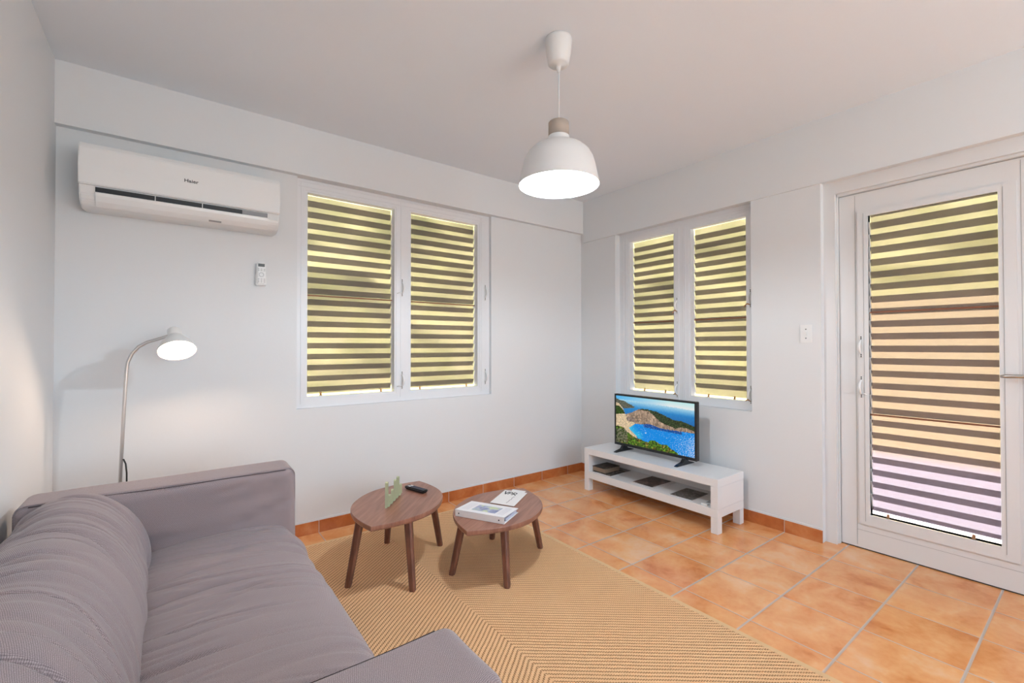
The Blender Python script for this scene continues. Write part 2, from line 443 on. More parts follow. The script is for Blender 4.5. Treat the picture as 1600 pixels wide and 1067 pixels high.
# door
d1 = sempty('door_1', (0, 0, 0))
bm = NB()                                            # jamb and head
fbox(bm, fB, -2.090, -2.030, .045, .13, 0, 2.2); fbox(bm, fB, -3.12, -3.06, .045, .13, 0, 2.2); fbox(bm, fB, -3.06, -2.09, .045, .13, 2.125, 2.2)
struct('door_frame', bm, M['doorw'], d1)
bm = NB(); fbox(bm, fB, -2.095, -2.085, .070, .13, 0, 2.135); fbox(bm, fB, -3.06, -2.09, .070, .13, 2.1125, 2.13); ob('door_stop', bm, M['doorw'], d1)
bm = NB(); fbox(bm, fB, -3.06, -2.09, .100, .135, 0, .0065); fbox(bm, fB, -3.06, -2.09, .104, .13, 2.106, 2.120); fbox(bm, fB, -2.102, -2.088, .104, .13, .012, 2.12); ob('door_gap_shade', bm, M['dark_gap'], d1)  # near-black fillers close the gaps round the leaf and stand in for their shade
bm = NB(); DX = .097                                  # leaf: stiles and rails
Y0, Y1, Z0, Z1 = -3.055, -2.0975, .007, 2.110
gy0, gy1, gz0, gz1 = -2.765, -2.241, .212, 1.966
fbox(bm, fB, Y0, gy0, DX, DX+.04, Z0, Z1); fbox(bm, fB, gy1, Y1, DX, DX+.04, Z0, Z1)
fbox(bm, fB, gy0, gy1, DX, DX+.04, Z0, gz0); fbox(bm, fB, gy0, gy1, DX, DX+.04, 2.0, Z1)
leaf = ob('door_leaf', bm, M['doorw'], d1)
bm = NB()                                            # raised insert frame round the louvres
for a, b, c, d in ((-2.827, gy0, .15, 1.999), (gy1, -2.190, .15, 1.999)): fbox(bm, fB, a, b, DX-.010, DX, c, d)
fbox(bm, fB, gy0, gy1, DX-.010, DX, .15, gz0); fbox(bm, fB, gy0, gy1, DX-.010, DX, gz1, 1.999)
ins = ob('insert_frame', bm, M['doorw'], d1)
bm = NB()
fbox(bm, fB, gy0-.018, gy0-.016, DX-.0115, DX-.010, .18, 1.985); fbox(bm, fB, gy1+.020, gy1+.022, DX-.0115, DX-.010, .17, 1.985)
fbox(bm, fB, -2.178, -2.176, DX-.001, DX, .02, 2.1); fbox(bm, fB, -2.178, -2.84, DX-.001, DX, .110, .1115); fbox(bm, fB, -2.842, -2.840, DX-.001, DX, .02, 2.1)
ob('joint_line', bm, mat('joint_grey', (.42, .42, .42), .5), ins)
# louvres in the leaf
bm = NB(); t = .008
sash(fB, gy0, gy1, gz0, 1.988, DX+.002, 1.927, (1.397, .797), d1, clips=(.19, .85), off=.016, dep=.035, gap=.024)
for z in (1.195, .958): operator(fB, -2.206, z, DX-.010, d1, 1, -2.235 if z < 1.1 else None, .125)
bm = NB(); tube(bm, [(DX-.002, -2.93, 1.054), (DX-.055, -2.93, 1.054)], .010, 16)
hn = ob('door_handle', bm, M['steel'], d1)
bm = NB(); tube(bm, [(DX-.055, -2.94, 1.054), (DX-.058, -2.90, 1.055), (DX-.058, -2.84, 1.055), (DX-.056, -2.79, 1.053), (DX-.054, -2.772, 1.052)], .009, 16, rfn=lambda t: .010-.004*max(0, (t-.7)/.3)); ob('lever', bm, M['steel'], hn)
bm = NB(); tube(bm, [(DX, -2.93, 1.054), (DX-.008, -2.93, 1.054)], .026, 24); ob('rose', bm, M['steel'], hn)

# light switch
t = thing('light_switch', 'white toggle light switch plate on the wall between window and door', 'switch', (0, -1.948, 1.277))
bm = NB(); box(bm, (-.007, -.034, -.056), (0, .034, .056)); bevel(bm, .003, 2); ob('cover_plate', bm, M['plastic2'], t)
bm = NB(); box(bm, (-.012, -.005, -.012), (-.007, .005, .012)); box(bm, (-.018, -.004, -.002), (-.009, .004, .010)); ob('toggle', bm, M['plastic'], t)
for z in (.028, -.028):
    bm = NB(); tube(bm, [(-.006, 0, z), (-.0085, 0, z)], .0035, 10); ob('screw', bm, M['blackm'], t)



# ------------------------------------------------------------------ outside
bm = NB(); box(bm, (.13, -9, -.1), (14, 12, -.02)); box(bm, (-9, .13, -.1), (.13, 12, -.02)); struct('patio_ground', bm, M['patio'])
bm = NB(); box(bm, (3.3, -7, -.02), (3.5, -.15, 1.75)); tag(ob('boundary_wall', bm, M['peach']), 'peach rendered garden wall outside the louvred door', 'wall')
def hedge(label, lo, hi, seed):
    bm = bmesh.new(); bmesh.ops.create_cube(bm, size=1); bmesh.ops.subdivide_edges(bm, edges=list(bm.edges), cuts=24, use_grid_fill=True)
    for v in bm.verts:
        p = Vector([lo[i] + (v.co[i]+.5)*(hi[i]-lo[i]) for i in range(3)])
        d = noise.noise(p*2+Vector((seed, 0, 0)))*.07 + noise.noise(p*7)*.03
        v.co = p + v.co.normalized()*d
        v.co.z = max(v.co.z, -.02)
    return tag(ob('hedge', bm, M['hedge']), label, 'hedge')
hedge('yellow-green hedge outside the back wall window', (-6.5, 2.2, -.02), (2.6, 3.4, 5.2), 1)
hedge('yellow-green hedge behind the peach garden wall beyond the door', (4.1, -7, -.02), (5.2, 10, 6.2), 5)

# ------------------------------------------------------------------ air conditioner
t = thing('air_conditioner', 'white split air conditioner mounted on the back wall under the beam', 'air conditioner', (-3.105, 0, 1.872))
def acbox(name, prof, x0, x1, mt, par, bev=0):
    bm = NB(); prism(bm, prof, x0, x1, 0)
    if bev: bevel(bm, bev, 3)
    return ob(name, bm, mt, par)
body = [(0, .004), (-.10, 0), (-.150, .006), (-.178, .026), (-.192, .050), (-.188, .090), (-.19, .292), (-.16, .296), (0, .296)]
bodyo = acbox('body', body, -.424, .424, M['plastic'], t, .006)
acbox('front_panel', [(-.186, .094), (-.204, .096), (-.206, .18), (-.203, .270), (-.192, .292), (-.16, .299), (-.12, .299), (-.12, .290), (-.186, .280)], -.426, .426, M['plastic2'], t, .004)
acbox('air_outlet', [(-.170, .062), (-.1955, .060), (-.1965, .088), (-.170, .092)], -.368, .362, M['black'], t)
acbox('outlet_flap', [(-.199, .064), (-.203, .060), (-.200, .046), (-.186, .022), (-.160, .004), (-.157, .006), (-.182, .026), (-.195, .048)], -.366, .366, M['plastic2'], t, .0006)
for x in (-.368, -.142, .055):
    bm = NB(); box(bm, (x-.0015, -.1985, .062), (x+.0015, -.19, .088)); ob('outlet_rib', bm, M['plastic'], t)
bm = NB(); box(bm, (.238, -.1985, .064), (.360, -.19, .088)); ob('outlet_vane', bm, M['grey'], t)
bm = NB(); prism(bm, [(-.1665, .0045), (-.181, .0245), (-.1790, .0275), (-.1645, .0075)], .085, .142, 0); ob('badge', bm, M['grey'], t)
def text_mesh(s, size, depth=.0006, font=None):
    cu = bpy.data.curves.new('txt', 'FONT'); cu.body = s; cu.size = size; cu.extrude = depth; cu.align_x = 'CENTER'; cu.offset = size*.012
    o = bpy.data.objects.new('txt', cu); C.objects.link(o); bpy.context.view_layer.update()
    me = bpy.data.meshes.new_from_object(o.evaluated_get(bpy.context.evaluated_depsgraph_get()))
    bpy.data.objects.remove(o); return me
me = text_mesh('Haier', .024); me.materials.append(M['ink'])
o = bpy.data.objects.new('logo', me); link(o, t); o.location = (.006, -.2065, .185); o.rotation_euler = (PI/2, 0, 0); o.scale = (1.15, 1, 1)

# AC remote on wall
t = thing('remote_control', 'white air conditioner remote hanging in a holder on the back wall', 'remote control', (-2.748, 0, 1.633))
bm = NB(); box(bm, (-.029, -.020, -.066), (.029, 0, .004)); bevel(bm, .004, 2); ob('wall_holder', bm, M['plastic'], t)
bm = NB(); box(bm, (-.025, -.030, -.062), (.025, -.006, .070)); bevel(bm, .007, 3); rb = ob('body', bm, M['plastic2'], t)
bm = NB(); box(bm, (-.017, -.0315, .046), (.017, -.0295, .064)); ob('display', bm, mat('lcd_grey', (.10, .105, .10), .25), t)
bm = NB()
for i in range(3):
    box(bm, (-.020+.0155*i, -.0315, .030), (-.011+.0155*i, -.0295, .034)); box(bm, (-.020+.0155*i, -.0315, .021), (-.011+.0155*i, -.0295, .025))
    for j in range(3): box(bm, (-.020+.0155*i, -.0315, -.030-.009*j), (-.011+.0155*i, -.0295, -.026-.009*j))
ob('keypad', bm, mat('button_grey', (.45, .45, .45), .5), t)
bm = NB(); tube(bm, [(.012*math.cos(a*PI/12), -.0305, -.002+.012*math.sin(a*PI/12)) for a in range(25)], .0018, 6, False); ob('dial_ring', bm, mat('ring_grey', (.5, .5, .5), .5), t)

# ------------------------------------------------------------------ pendant lamp
t = thing('pendant_lamp', 'white dome pendant lamp with taupe collar hanging from the ceiling', 'pendant lamp', (PEND[0], PEND[1], 1.925))
bm = NB(); lathe(bm, [(0, .665), (.060, .665), (.061, .655), (.056, .60), (.047, .553), (.040, .546), (.012, .543), (.010, .530), (.006, .515), (0, .515)]); ob('canopy', bm, M['lampw'], t)
bm = NB(); tube(bm, [(0, 0, .54), (.001, 0, .42), (0, 0, .285)], .0028, 8); ob('cord', bm, M['lampw'], t)
bm = NB(); lathe(bm, [(0, .288), (.042, .288), (.046, .283), (.0465, .222), (0, .222)]); ob('collar', bm, M['collar'], t)
out = [(.0475, .222), (.049, .200), (.056, .193), (.085, .184), (.115, .168), (.138, .146), (.154, .118), (.164, .085), (.172, .045), (.179, .012), (.182, 0)]
inn = [(r-.003, z-.003) for r, z in out[::-1]]; inn[0] = (.179, 0)
bm = NB(); lathe(bm, out, 64); ob('shade', bm, M['lampw'], t)
bm = NB(); lathe(bm, [(.182, 0)]+inn+[(0, .19)], 64); ob('shade_lining', bm, M['lampin'], t)
bm = NB(); lathe(bm, [(0, .060), (.018, .063), (.026, .074), (.028, .088), (.024, .10), (.016, .115), (.014, .16), (0, .16)], 24); b = ob('bulb', bm, M['bulb'], t); b.visible_shadow = True

# ------------------------------------------------------------------ floor lamp
HC = Vector((-3.154, -.30, 1.179)); AX = Vector((.10, -.60, -.79)).normalized()   # opening centre and facing
fl = thing('floor_lamp', 'slender silver arched reading floor lamp, lit, behind the sofa arm', 'floor lamp', (-3.385, -.23, 0))
L = Vector(fl.location)
bm = NB(); lathe(bm, [(0, 0), (.125, 0), (.125, .010), (.118, .016), (.02, .020), (.012, .03), (0, .03)], 40); ob('base', bm, M['chrome'], fl)
NECK = HC - AX*.085
pts = [Vector((-3.385, -.23, .02)), Vector((-3.372, -.232, .5)), Vector((-3.358, -.235, .9)), Vector((-3.350, -.237, 1.08))]
arc = [Vector((-3.345, -.238, 1.125)), Vector((-3.330, -.239, 1.165)), Vector((-3.305, -.240, 1.199)), Vector((-3.272, -.241, 1.222)), Vector((-3.235, -.243, 1.235)), NECK+Vector((-.02, 0, .01)), NECK]
bm = NB(); tube(bm, [p-L for p in pts+arc], .0075, 12); ob('pole', bm, M['chrome'], fl)
q = (-AX).to_track_quat('Z', 'Y')
def alongaxis(bm):
    for v in bm.verts: v.co = q @ v.co + HC - L
o_ = [(.080, 0), (.078, .010), (.068, .035), (.054, .058), (.038, .080), (.030, .092)]
bm = NB(); lathe(bm, o_, 48); alongaxis(bm); ob('shade', bm, M['lampw'], fl)
bm = NB(); lathe(bm, [(.080, 0)]+[(r-.002, z) for r, z in o_]+[(0, .090)], 48); alongaxis(bm); ob('shade_lining', bm, M['lampin'], fl)
bm = NB(); lathe(bm, [(.030, .088), (.031, .094), (.029, .130), (.024, .136), (0, .137)], 32); alongaxis(bm); ob('socket_cap', bm, M['lampw'], fl)
bm = NB(); lathe(bm, [(0, .040), (.012, .042), (.022, .050), (.024, .060), (.018, .072), (.012, .08), (0, .088)], 32); alongaxis(bm); ob('bulb', bm, M['bulb'], fl)
bm = NB(); tube(bm, [Vector(v)-L for v in ((-3.366, -.235, .660), (-3.358, -.236, .657), (-3.350, -.237, .635), (-3.346, -.238, .59), (-3.345, -.235, .4), (-3.345, -.20, .02), (-3.345, -.10, .006))], .0035, 8); ob('power_cord', bm, M['blackm'], fl)
light('floor_lamp_bulb_light', 'POINT', HC-AX*.018, 7.5, (1, .72, .52), 0.02)

# ------------------------------------------------------------------ TV bench
BX0, BX1, BY0, BY1 = -.402, -.068, -1.587, -.424
t = thing('tv_bench', 'long low white tv bench with open shelf below the right wall window', 'tv bench', ((BX0+BX1)/2, (BY0+BY1)/2, 0))
L = Vector(t.location); hx, hy = (BX1-BX0)/2, (BY1-BY0)/2
def bb(name, lo, hi, mt=None, par=None, bv=.0015):
    bm = NB(); box(bm, lo, hi); bevel(bm, bv, 2); return ob(name, bm, mt or M['lack'], par or t)
bb('top', (-hx, -hy, .300), (hx, hy, .350))
bb('shelf', (-hx+.001, -hy+.001, .103), (hx-.001, hy-.001, .158))
for s in (-1, 1):
    y0, y1 = (-hy+.001, -hy+.050) if s < 0 else (hy-.050, hy-.001)
    bb('side_panel', (-hx+.001, y0, .1585), (hx-.001, y1, .2995))
    for x0 in (-hx+.001, hx-.051): bb('leg', (x0, y0, 0), (x0+.05, y1, .1025))
bb('back_panel', (hx-.02, -hy+.05, .1585), (hx-.01, hy-.05, .2995))

# ------------------------------------------------------------------ television
tv = thing('television', 'black flat television showing a blue cove on the white bench', 'television', (-.23, -.975, .350))
TW, ZB, ZT = .367, .040, .457
bm = NB(); box(bm, (.002, -TW, ZB), (.034, TW, ZT)); bevel(bm, .003, 2); ob('case', bm, M['black'], tv)
bm = NB(); box(bm, (.034, -TW*.7, ZB+.03), (.055, TW*.7, ZT-.12)); bevel(bm, .008, 2); ob('rear_cover', bm, M['blackm'], tv)
bm = NB(); f = .013
box(bm, (-.003, -TW, ZT-.014), (.003, TW, ZT)); box(bm, (-.003, -TW, ZB), (.003, TW, ZB+.021))
box(bm, (-.003, -TW, ZB+.021), (.003, -TW+.015, ZT-.014)); box(bm, (-.003, TW-.015, ZB+.021), (.003, TW, ZT-.014)); ob('bezel', bm, M['black'], tv)
for s in (-1, 1):
    y = s*.272
    bm = NB(); prism(bm, [(-.112, 0), (-.118, .004), (-.090, .013), (-.035, .020), (-.018, .045), (.020, .045), (.034, .020), (.085, .010), (.112, .003), (.110, 0)], y-.012, y+.012, 1)
    bevel(bm, .002, 2); ob('foot', bm, M['black'], tv)
# picture
def inpoly(x, y, P):
    c = False; j = len(P)-1
    for i in range(len(P)):
        xi, yi = P[i]; xj, yj = P[j]
        if (yi > y) != (yj > y) and x < (xj-xi)*(y-yi)/(yj-yi)+xi: c = not c
        j = i
    return c
PC = [(104, 103), (1060, 206), (1052, 877), (103, 685)]
def homog(src):   # unit square -> quad
    (x0, y0), (x1, y1), (x2, y2), (x3, y3) = src
    dx1, dx2, sx = x1-x2, x3-x2, x0-x1+x2-x3; dy1, dy2, sy = y1-y2, y3-y2, y0-y1+y2-y3
    den = dx1*dy2-dx2*dy1; g = (sx*dy2-dx2*sy)/den; h = (dx1*sy-sx*dy1)/den
    return lambda u, v: (((x1-x0+g*x1)*u+(x3-x0+h*x3)*v+x0)/(g*u+h*v+1), ((y1-y0+g*y1)*u+(y3-y0+h*y3)*v+y0)/(g*u+h*v+1))
H = homog(PC)
FAR = [(90, 125), (160, 165), (205, 172), (255, 205), (332, 246), (330, 258), (262, 264), (200, 270), (150, 225), (90, 190)]
MAINR = [(205, 345), (300, 318), (350, 292), (400, 272), (500, 284), (600, 308), (700, 358), (800, 410), (905, 428), (1000, 468), (1070, 500), (1070, 578), (950, 560), (850, 545), (760, 535), (650, 515), (560, 482), (480, 455), (455, 467), (330, 462), (232, 425), (225, 390)]
VEG = [(385, 282), (420, 268), (500, 282), (600, 306), (700, 356), (800, 408), (905, 426), (1000, 466), (1070, 498), (1070, 560), (990, 520), (900, 500), (830, 515), (700, 465), (640, 430), (590, 385), (560, 350), (500, 300)]
BLUFF = [(90, 190), (135, 200), (190, 270), (212, 330), (232, 375), (238, 425), (330, 445), (338, 462), (270, 508), (292, 556), (352, 600), (358, 640), (240, 590), (90, 500)]
BVEG = [(90, 225), (140, 232), (195, 290), (210, 332), (150, 335), (90, 345)]
COVE = [(338, 462), (455, 468), (480, 456), (560, 484), (650, 517), (760, 537), (850, 547), (950, 562), (1070, 580), (1070, 900), (850, 840), (690, 720), (500, 700), (400, 680), (355, 615), (290, 556), (262, 512)]
BUSH = [(90, 480), (150, 490), (200, 510), (235, 555), (290, 600), (350, 640), (400, 650), (440, 675), (495, 690), (520, 665), (570, 668), (640, 712), (720, 718), (770, 770), (800, 785), (855, 825), (850, 850), (500, 800), (90, 700)]
def nz(x, y, s, o=0): return noise.noise(Vector((x*s, y*s, o)))
def picture(u, v):
    x, y = H(u, v); x += nz(x, y, .06)*7; y += nz(x, y, .06, 4)*7
    g = y-(103+(x-104)*.108)            # below the upper edge
    a = nz(x, y, .05, 2); b = .45*nz(x, y, .06, 3)+.25*nz(x, y, .12, 8)
    if inpoly(x, y, BUSH):
        if x < 240 and 520 < y < 690 and a > -.1: k = .9+b; return (118*k, 116*k, 92*k)
        k = .75+.8*a+.6*b; c = (96, 138, 34) if nz(x, y, .02, 9) < .15 else (150, 140, 60); k = max(k, .2); return tuple(q*k for q in c)
    if inpoly(x, y, COVE):
        ds = min(math.hypot(x-q[0], (y-q[1])) for q in ((265, 515), (300, 575), (355, 615)))
        c = (0, 140, 232)
        if ds < 90: w_ = 1-ds/90; c = (60*w_, 140+60*w_, 232)
        top = 462+(x-440)*.19
        if 440 < x < 900 and y < top+40: c = (12, 78, 158)
        if ((x-465)/10)**2+((y-575)/7)**2 < 1: c = (235, 240, 240)
        sp = max(0, (x-700)/350)*max(0, min(1, (y-545)/120)); sp2 = nz(x, y, .16, 7)
        if sp2 > .38-.42*sp: k = min(1, (sp2-.38+.42*sp)*3); c = tuple(q*(1-k)+250*k for q in c)
        return c
    if inpoly(x, y, VEG): k = max(.35, .85+1.1*b+.4*a); return (62*k, 76*k, 44*k)
    if inpoly(x, y, BVEG): k = max(.3, .8+1.2*b); return (62*k, 90*k, 26*k)
    if inpoly(x, y, BLUFF): k = .95+.45*b; k = max(.4, k); return (232*k, 206*k, 168*k)
    if inpoly(x, y, MAINR):
        k = max(.4, .88+.5*b+.32*nz(x*1.4, y*.5, .045, 5)+.25*nz(x, y, .012, 6))
        if x < 330 and y > 380: return (150*k, 130*k, 118*k)
        return (186*k, 158*k, 134*k)
    if inpoly(x, y, FAR): k = max(.4, .8+.7*b); return (120*k, 122*k, 104*k)
    edge = 45+max(0, (x-300))*.055
    if g < edge: w_ = max(0, min(1, (x-104)/650)); k = g/edge; return (90+150*w_*(.7+.3*k), 185+55*w_, 240)
    k = min(1, (g-edge)/90); k2 = min(1, max(0, (g-130)/200))
    return (180*(1-k)+44*k-18*k2+b*14, 222*(1-k)+140*k-46*k2+b*14, 240*(1-k)+208*k-40*k2+b*10)
NU, NV = 264, 148
bm = NB(); cl = bm.loops.layers.float_color.new('picture')
y0, y1, z0, z1 = TW-.015, -TW+.015, ZB+.021, ZT-.014
V = [[bm.verts.new((-.0012, y0+(y1-y0)*i/NU, z1+(z0-z1)*j/NV)) for i in range(NU+1)] for j in range(NV+1)]
for j in range(NV):
    for i in range(NU):
        fc = bm.faces.new((V[j][i], V[j+1][i], V[j+1][i+1], V[j][i+1]))
        c = picture((i+.5)/NU, (j+.5)/NV); c = lin(*[max(0, min(255, q)) for q in c])
        for lp in fc.loops: lp[cl] = (*c, 1)
m = mat('lit_screen', (.005, .005, .005), .3, spec=.2); n = NT(m)
at_ = n.new('ShaderNodeVertexColor', layer_name='picture'); n.l.new(at_.outputs[0], n.b.inputs['Emission Color']); n.b.inputs['Emission Strength'].default_value = 1.0
ob('screen', bm, m, tv)

# ------------------------------------------------------------------ rug
RX0, RX1, RY0, RY1 = -2.90, -1.272, -2.85, -.198
t = thing('rug', 'tan sisal rug with mirrored diagonal weave under the two walnut tables', 'rug', ((RX0+RX1)/2, (RY0+RY1)/2, 0))
L = Vector(t.location); hx, hy = (RX1-RX0)/2, (RY1-RY0)/2; e = .024
bm = NB(); box(bm, (-hx+e, -hy+e, .0005), (hx-e, hy-e, .010)); ob('weave', bm, M['sisal'], t)
bm = NB()
for lo, hi in (((-hx, -hy), (hx, -hy+e)), ((-hx, hy-e), (hx, hy)), ((-hx, -hy+e), (-hx+e, hy-e)), ((hx-e, -hy+e), (hx, hy-e))):
    box(bm, (*lo, .0005), (*hi, .0105))
ob('binding', bm, M['bind'], t)

# ------------------------------------------------------------------ walnut tables
def leaf_table(label, loc, rz, H_, lb, lt):
    t = thing('coffee_table', label, 'coffee table', (*loc, .0105), rz, None)
    A_, W_ = .362, .232; P = []
    N = 48
    for s in (1, -1):
        for i in range(N):
            x = -A_ + 2*A_*i/N if s > 0 else A_ - 2*A_*i/N
            P.append((x, s*-W_*(1-abs(x/A_)**2.35)))
    bm = NB(); h = H_-.0105
    k = len(P); f1 = .0
    rings = []
    for sc, z in ((.985, h-.026), (1.0, h-.018), (1.0, h-.003), (.995, h)):
        rings.append([bm.verts.new((x*sc, y*sc, z)) for x, y in P])
    for a, b in zip(rings, rings[1:]):
        for i in range(k): bm.faces.new((a[i], a[(i+1) % k], b[(i+1) % k], b[i]))
    bm.faces.new(rings[0][::-1]); bm.faces.new(rings[-1]); ob('tabletop', bm, M['walnut'], t)
    for sx in (-1, 1):
        for sy in (-1, 1):
            b = Vector((sx*lb[0], sy*lb[1], 0)); tp = Vector((sx*lt[0], sy*lt[1], h-.024))
            bm = NB(); rings = []
            for q in (0, .04, .5, 1):
                c = b.lerp(tp, q); w_ = .0155+.0045*q if q > .01 else .0145
                rings.append([bm.verts.new((c.x+w_*math.copysign(abs(math.cos(a))**.6, math.cos(a)), c.y+w_*math.copysign(abs(math.sin(a))**.6, math.sin(a)), c.z)) for a in [PI/8+i*PI/4 for i in range(8)]])
            for ra, rb in zip(rings, rings[1:]):
                for i in range(8): bm.faces.new((ra[i], ra[(i+1) % 8], rb[(i+1) % 8], rb[i]))
            bm.faces.new(rings[0][::-1]); bm.faces.new(rings[-1]); ob('leg', bm, M['wleg'], t)
    return t
leaf_table('taller leaf-shaped walnut coffee table holding the green ornament and black remote', (-2.180, -.745), math.radians(46.8), .357, (.2515, .165), (.20, .125))
leaf_table('lower leaf-shaped walnut coffee table holding the white ring binder', (-1.717, -1.040), math.radians(29.5), .307, (.2385, .158), (.19, .12))

# green folded ribbon ornament
g0 = Vector((-2.290, -.838, .3575)); g1 = Vector((-2.112, -.632, .3575)); gl = (g1-g0).length
t = thing('table_ornament', 'pale green zigzag folded ribbon ornament standing on the taller walnut table', 'ornament', g0, math.atan2(g1.y-g0.y, g1.x-g0.x))
hs = [.137, .058, .072, .110, .114, .060]
path = []; k = len(hs); st = gl/k
def foldpt(s0, h, zb):
    r = st*.16; res = []
    res.append((s0-r*1.15, zb)); 
    for i in range(9):
        a = PI - PI*i/8; res.append((s0+r*math.cos(a), h-r+r*math.sin(a)))
    res.append((s0+r*1.15, zb)); return res
for i, h in enumerate(hs):
    p_ = foldpt(st*(i+.4), h, .004)
    path += p_
    path.append((st*(i+.9), .001))
path = path[:-1]
bm = NB(); wd = .0062; th = .0011; top, bot = [], []
prev = None
for i, (s, z) in enumerate(path):
    a = Vector(path[max(0, i-1)]); b = Vector(path[min(len(path)-1, i+1)]); d = (b-a); nn = Vector((-d.y, d.x)).normalized()*th
    row = [bm.verts.new((s+q*nn.x, y, max(0, z+q*nn.y))) for y in (-wd, wd) for q in (0, 1)]
    if prev:
        for x, y in ((0, 1), (1, 3), (3, 2), (2, 0)): bm.faces.new((prev[x], prev[y], row[y], row[x]))
    else: bm.faces.new(row)
    prev = row
bm.faces.new(prev[::-1])
ob('ribbon', bm, mat('pale_sage_green', lin(188, 194, 160), .55), t)

# black remote on taller table
a = Vector((-2.049, -.572)); b = Vector((-2.003, -.730)); c = (a+b)/2; ang = math.atan2(b.y-a.y, b.x-a.x)
t = thing('remote_control', 'slim black television remote lying on the taller walnut table', 'remote control', (c.x-.006, c.y, .3575), ang)
bm = NB(); box(bm, (-.082, -.021, .0005), (.082, .021, .019)); bevel(bm, .005, 3)
for v in bm.verts:
    if v.co.z < .006: v.co.x *= .93; v.co.y *= .86
ob('body', bm, M['black'], t)
bm = NB()
for i in range(11):
    for j in range(3): box(bm, (-.055+.0115*i, -.0145+.0115*j, .019), (-.048+.0115*i, -.0085+.0115*j, .0205))
ob('keypad', bm, mat('button_slate', (.10, .11, .16), .5), t)
bm = NB(); box(bm, (-.058, -.014, .0205), (-.040, -.004, .0215)); box(bm, (-.054, .001, .0205), (-.036, .013, .0215)); ob('light_keys', bm, M['paper'], t)['label'] = 'white keys'

# binder on lower table
A0 = Vector((-1.980, -1.014)); A1 = Vector((-1.843, -1.262)); D = (A1-A0).normalized(); Nn = Vector((-D.y, D.x)); Lb = (A1-A0).length
t = thing('ring_binder', 'white ring binder with a printed cover on the lower walnut table', 'binder', (A0.x, A0.y, .308), math.atan2(D.y, D.x))
# local x along the spine, y across covers
dep = .178; Lb = .285
bm = NB(); box(bm, (0, 0, 0), (Lb, dep, .0025)); bevel(bm, .0008, 1); ob('rear_cover', bm, M['paper'], t)
bm = NB(); box(bm, (0, 0, .0005), (Lb, .003, .034)); bevel(bm, .001, 1); sp = ob('spine', bm, M['paper'], t)
bm = NB(); vs = [(0, 0, .0325), (Lb, 0, .0325), (Lb, dep, .021), (0, dep, .021)]
a = [bm.verts.new(v) for v in vs]; b = [bm.verts.new((v[0], v[1], v[2]+.0025)) for v in vs]
bm.faces.new(a[::-1]); bm.faces.new(b)
for i in range(4): bm.faces.new((a[i], a[(i+1) % 4], b[(i+1) % 4], b[i]))
def cover_mat():
    m = mat('binder_cover_print', rough=.35); n = NT(m); p, x = n.obj()
    a_ = n.noise(p, 22, 4, .6, .8)
    pic = n.ramp(a_, [(.35, lin(120, 128, 168)), (.48, lin(170, 178, 205)), (.58, lin(196, 208, 150)), (.75, lin(222, 222, 226))])
    def rng(v, lo, hi): return n.m('MULTIPLY', n.m('GREATER_THAN', v, lo), n.m('LESS_THAN', v, hi))
    ms = n.m('MULTIPLY', rng(x[0], .075, .215), rng(x[1], .035, .135))
    ln = n.m('MULTIPLY', n.m('MULTIPLY', rng(x[0], .225, .265), rng(x[1], .03, .15)), n.m('GREATER_THAN', n.m('SINE', n.m('MULTIPLY', x[0], 900.0)), .4))
    ln2 = n.m('MULTIPLY', n.m('MULTIPLY', rng(x[0], .02, .06), rng(x[1], .03, .15)), n.m('GREATER_THAN', n.m('SINE', n.m('MULTIPLY', x[0], 700.0)), .5))
    c = n.mix(ms, (.84, .82, .84), pic); c = n.mix(n.m('MULTIPLY', n.m('ADD', ln, ln2), .35), c, lin(110, 110, 150)); n.col(c); return m
ob('front_cover', bm, cover_mat(), t)
bm = NB(); box(bm, (.012, .02, .003), (Lb-.006, dep-.012, .018)); ob('pages', bm, mat('page_edges', (.62, .66, .80), .7), t)
for x in (.022, Lb-.03):
    bm = NB(); tube(bm, [(x, .0005, .017), (x, -.0015, .017)], .0035, 10); ob('rivet', bm, M['blackm'], t)
bm = NB(); tube(bm, [(Lb+.0005, .006, .022), (Lb+.0005, .006, .019)], .004, 8); ob('rivet', bm, M['blackm'], t)

# booklets behind the binder
def sheet(label, P, z0, z1, mt):
    c = Vector((sum(p[0] for p in P)/4, sum(p[1] for p in P)/4, z0))
    bm = NB(); prism(bm, [(p[0]-c.x, p[1]-c.y) for p in P], 0, z1-z0, 2)
    t = thing('booklet', label, 'booklet', c); ob('pages', bm, mt, t); return t, c
B1 = [(-1.724, -.963), (-1.653, -1.095), (-1.451, -.962), (-1.525, -.835)]
under, _ = sheet('white paper booklet sticking out from under another beside the binder', [(-1.60, -.93), (-1.56, -1.00), (-1.432, -.925), (-1.475, -.850)], .3078, .3098, M['paper'])
t, c = sheet('white booklet with bold black lettering behind the ring binder', B1, .3102, .3122, M['paper'])
e0 = (Vector(B1[1])-Vector(B1[0])).normalized(); e1 = (Vector(B1[3])-Vector(B1[0])).normalized()
def bl(u, v): q = Vector(B1[0])+e0*u+e1*v; return (q.x-c.x, q.y-c.y, .0022)
def stroke(bm, pts, r):
    for (a, b) in zip(pts, pts[1:]):
        A_, B_ = Vector(bl(*a)), Vector(bl(*b)); d = (B_-A_).normalized(); n_ = Vector((-d.y, d.x, 0))*r
        q = [A_-n_, B_-n_, B_+n_, A_+n_]
        lo_ = [bm.verts.new(v) for v in q]; hi_ = [bm.verts.new(v+Vector((0, 0, .0004))) for v in q]
        bm.faces.new(lo_[::-1]); bm.faces.new(hi_)
        for i in range(4): bm.faces.new((lo_[i], lo_[(i+1) % 4], hi_[(i+1) % 4], hi_[i]))
bm = NB()
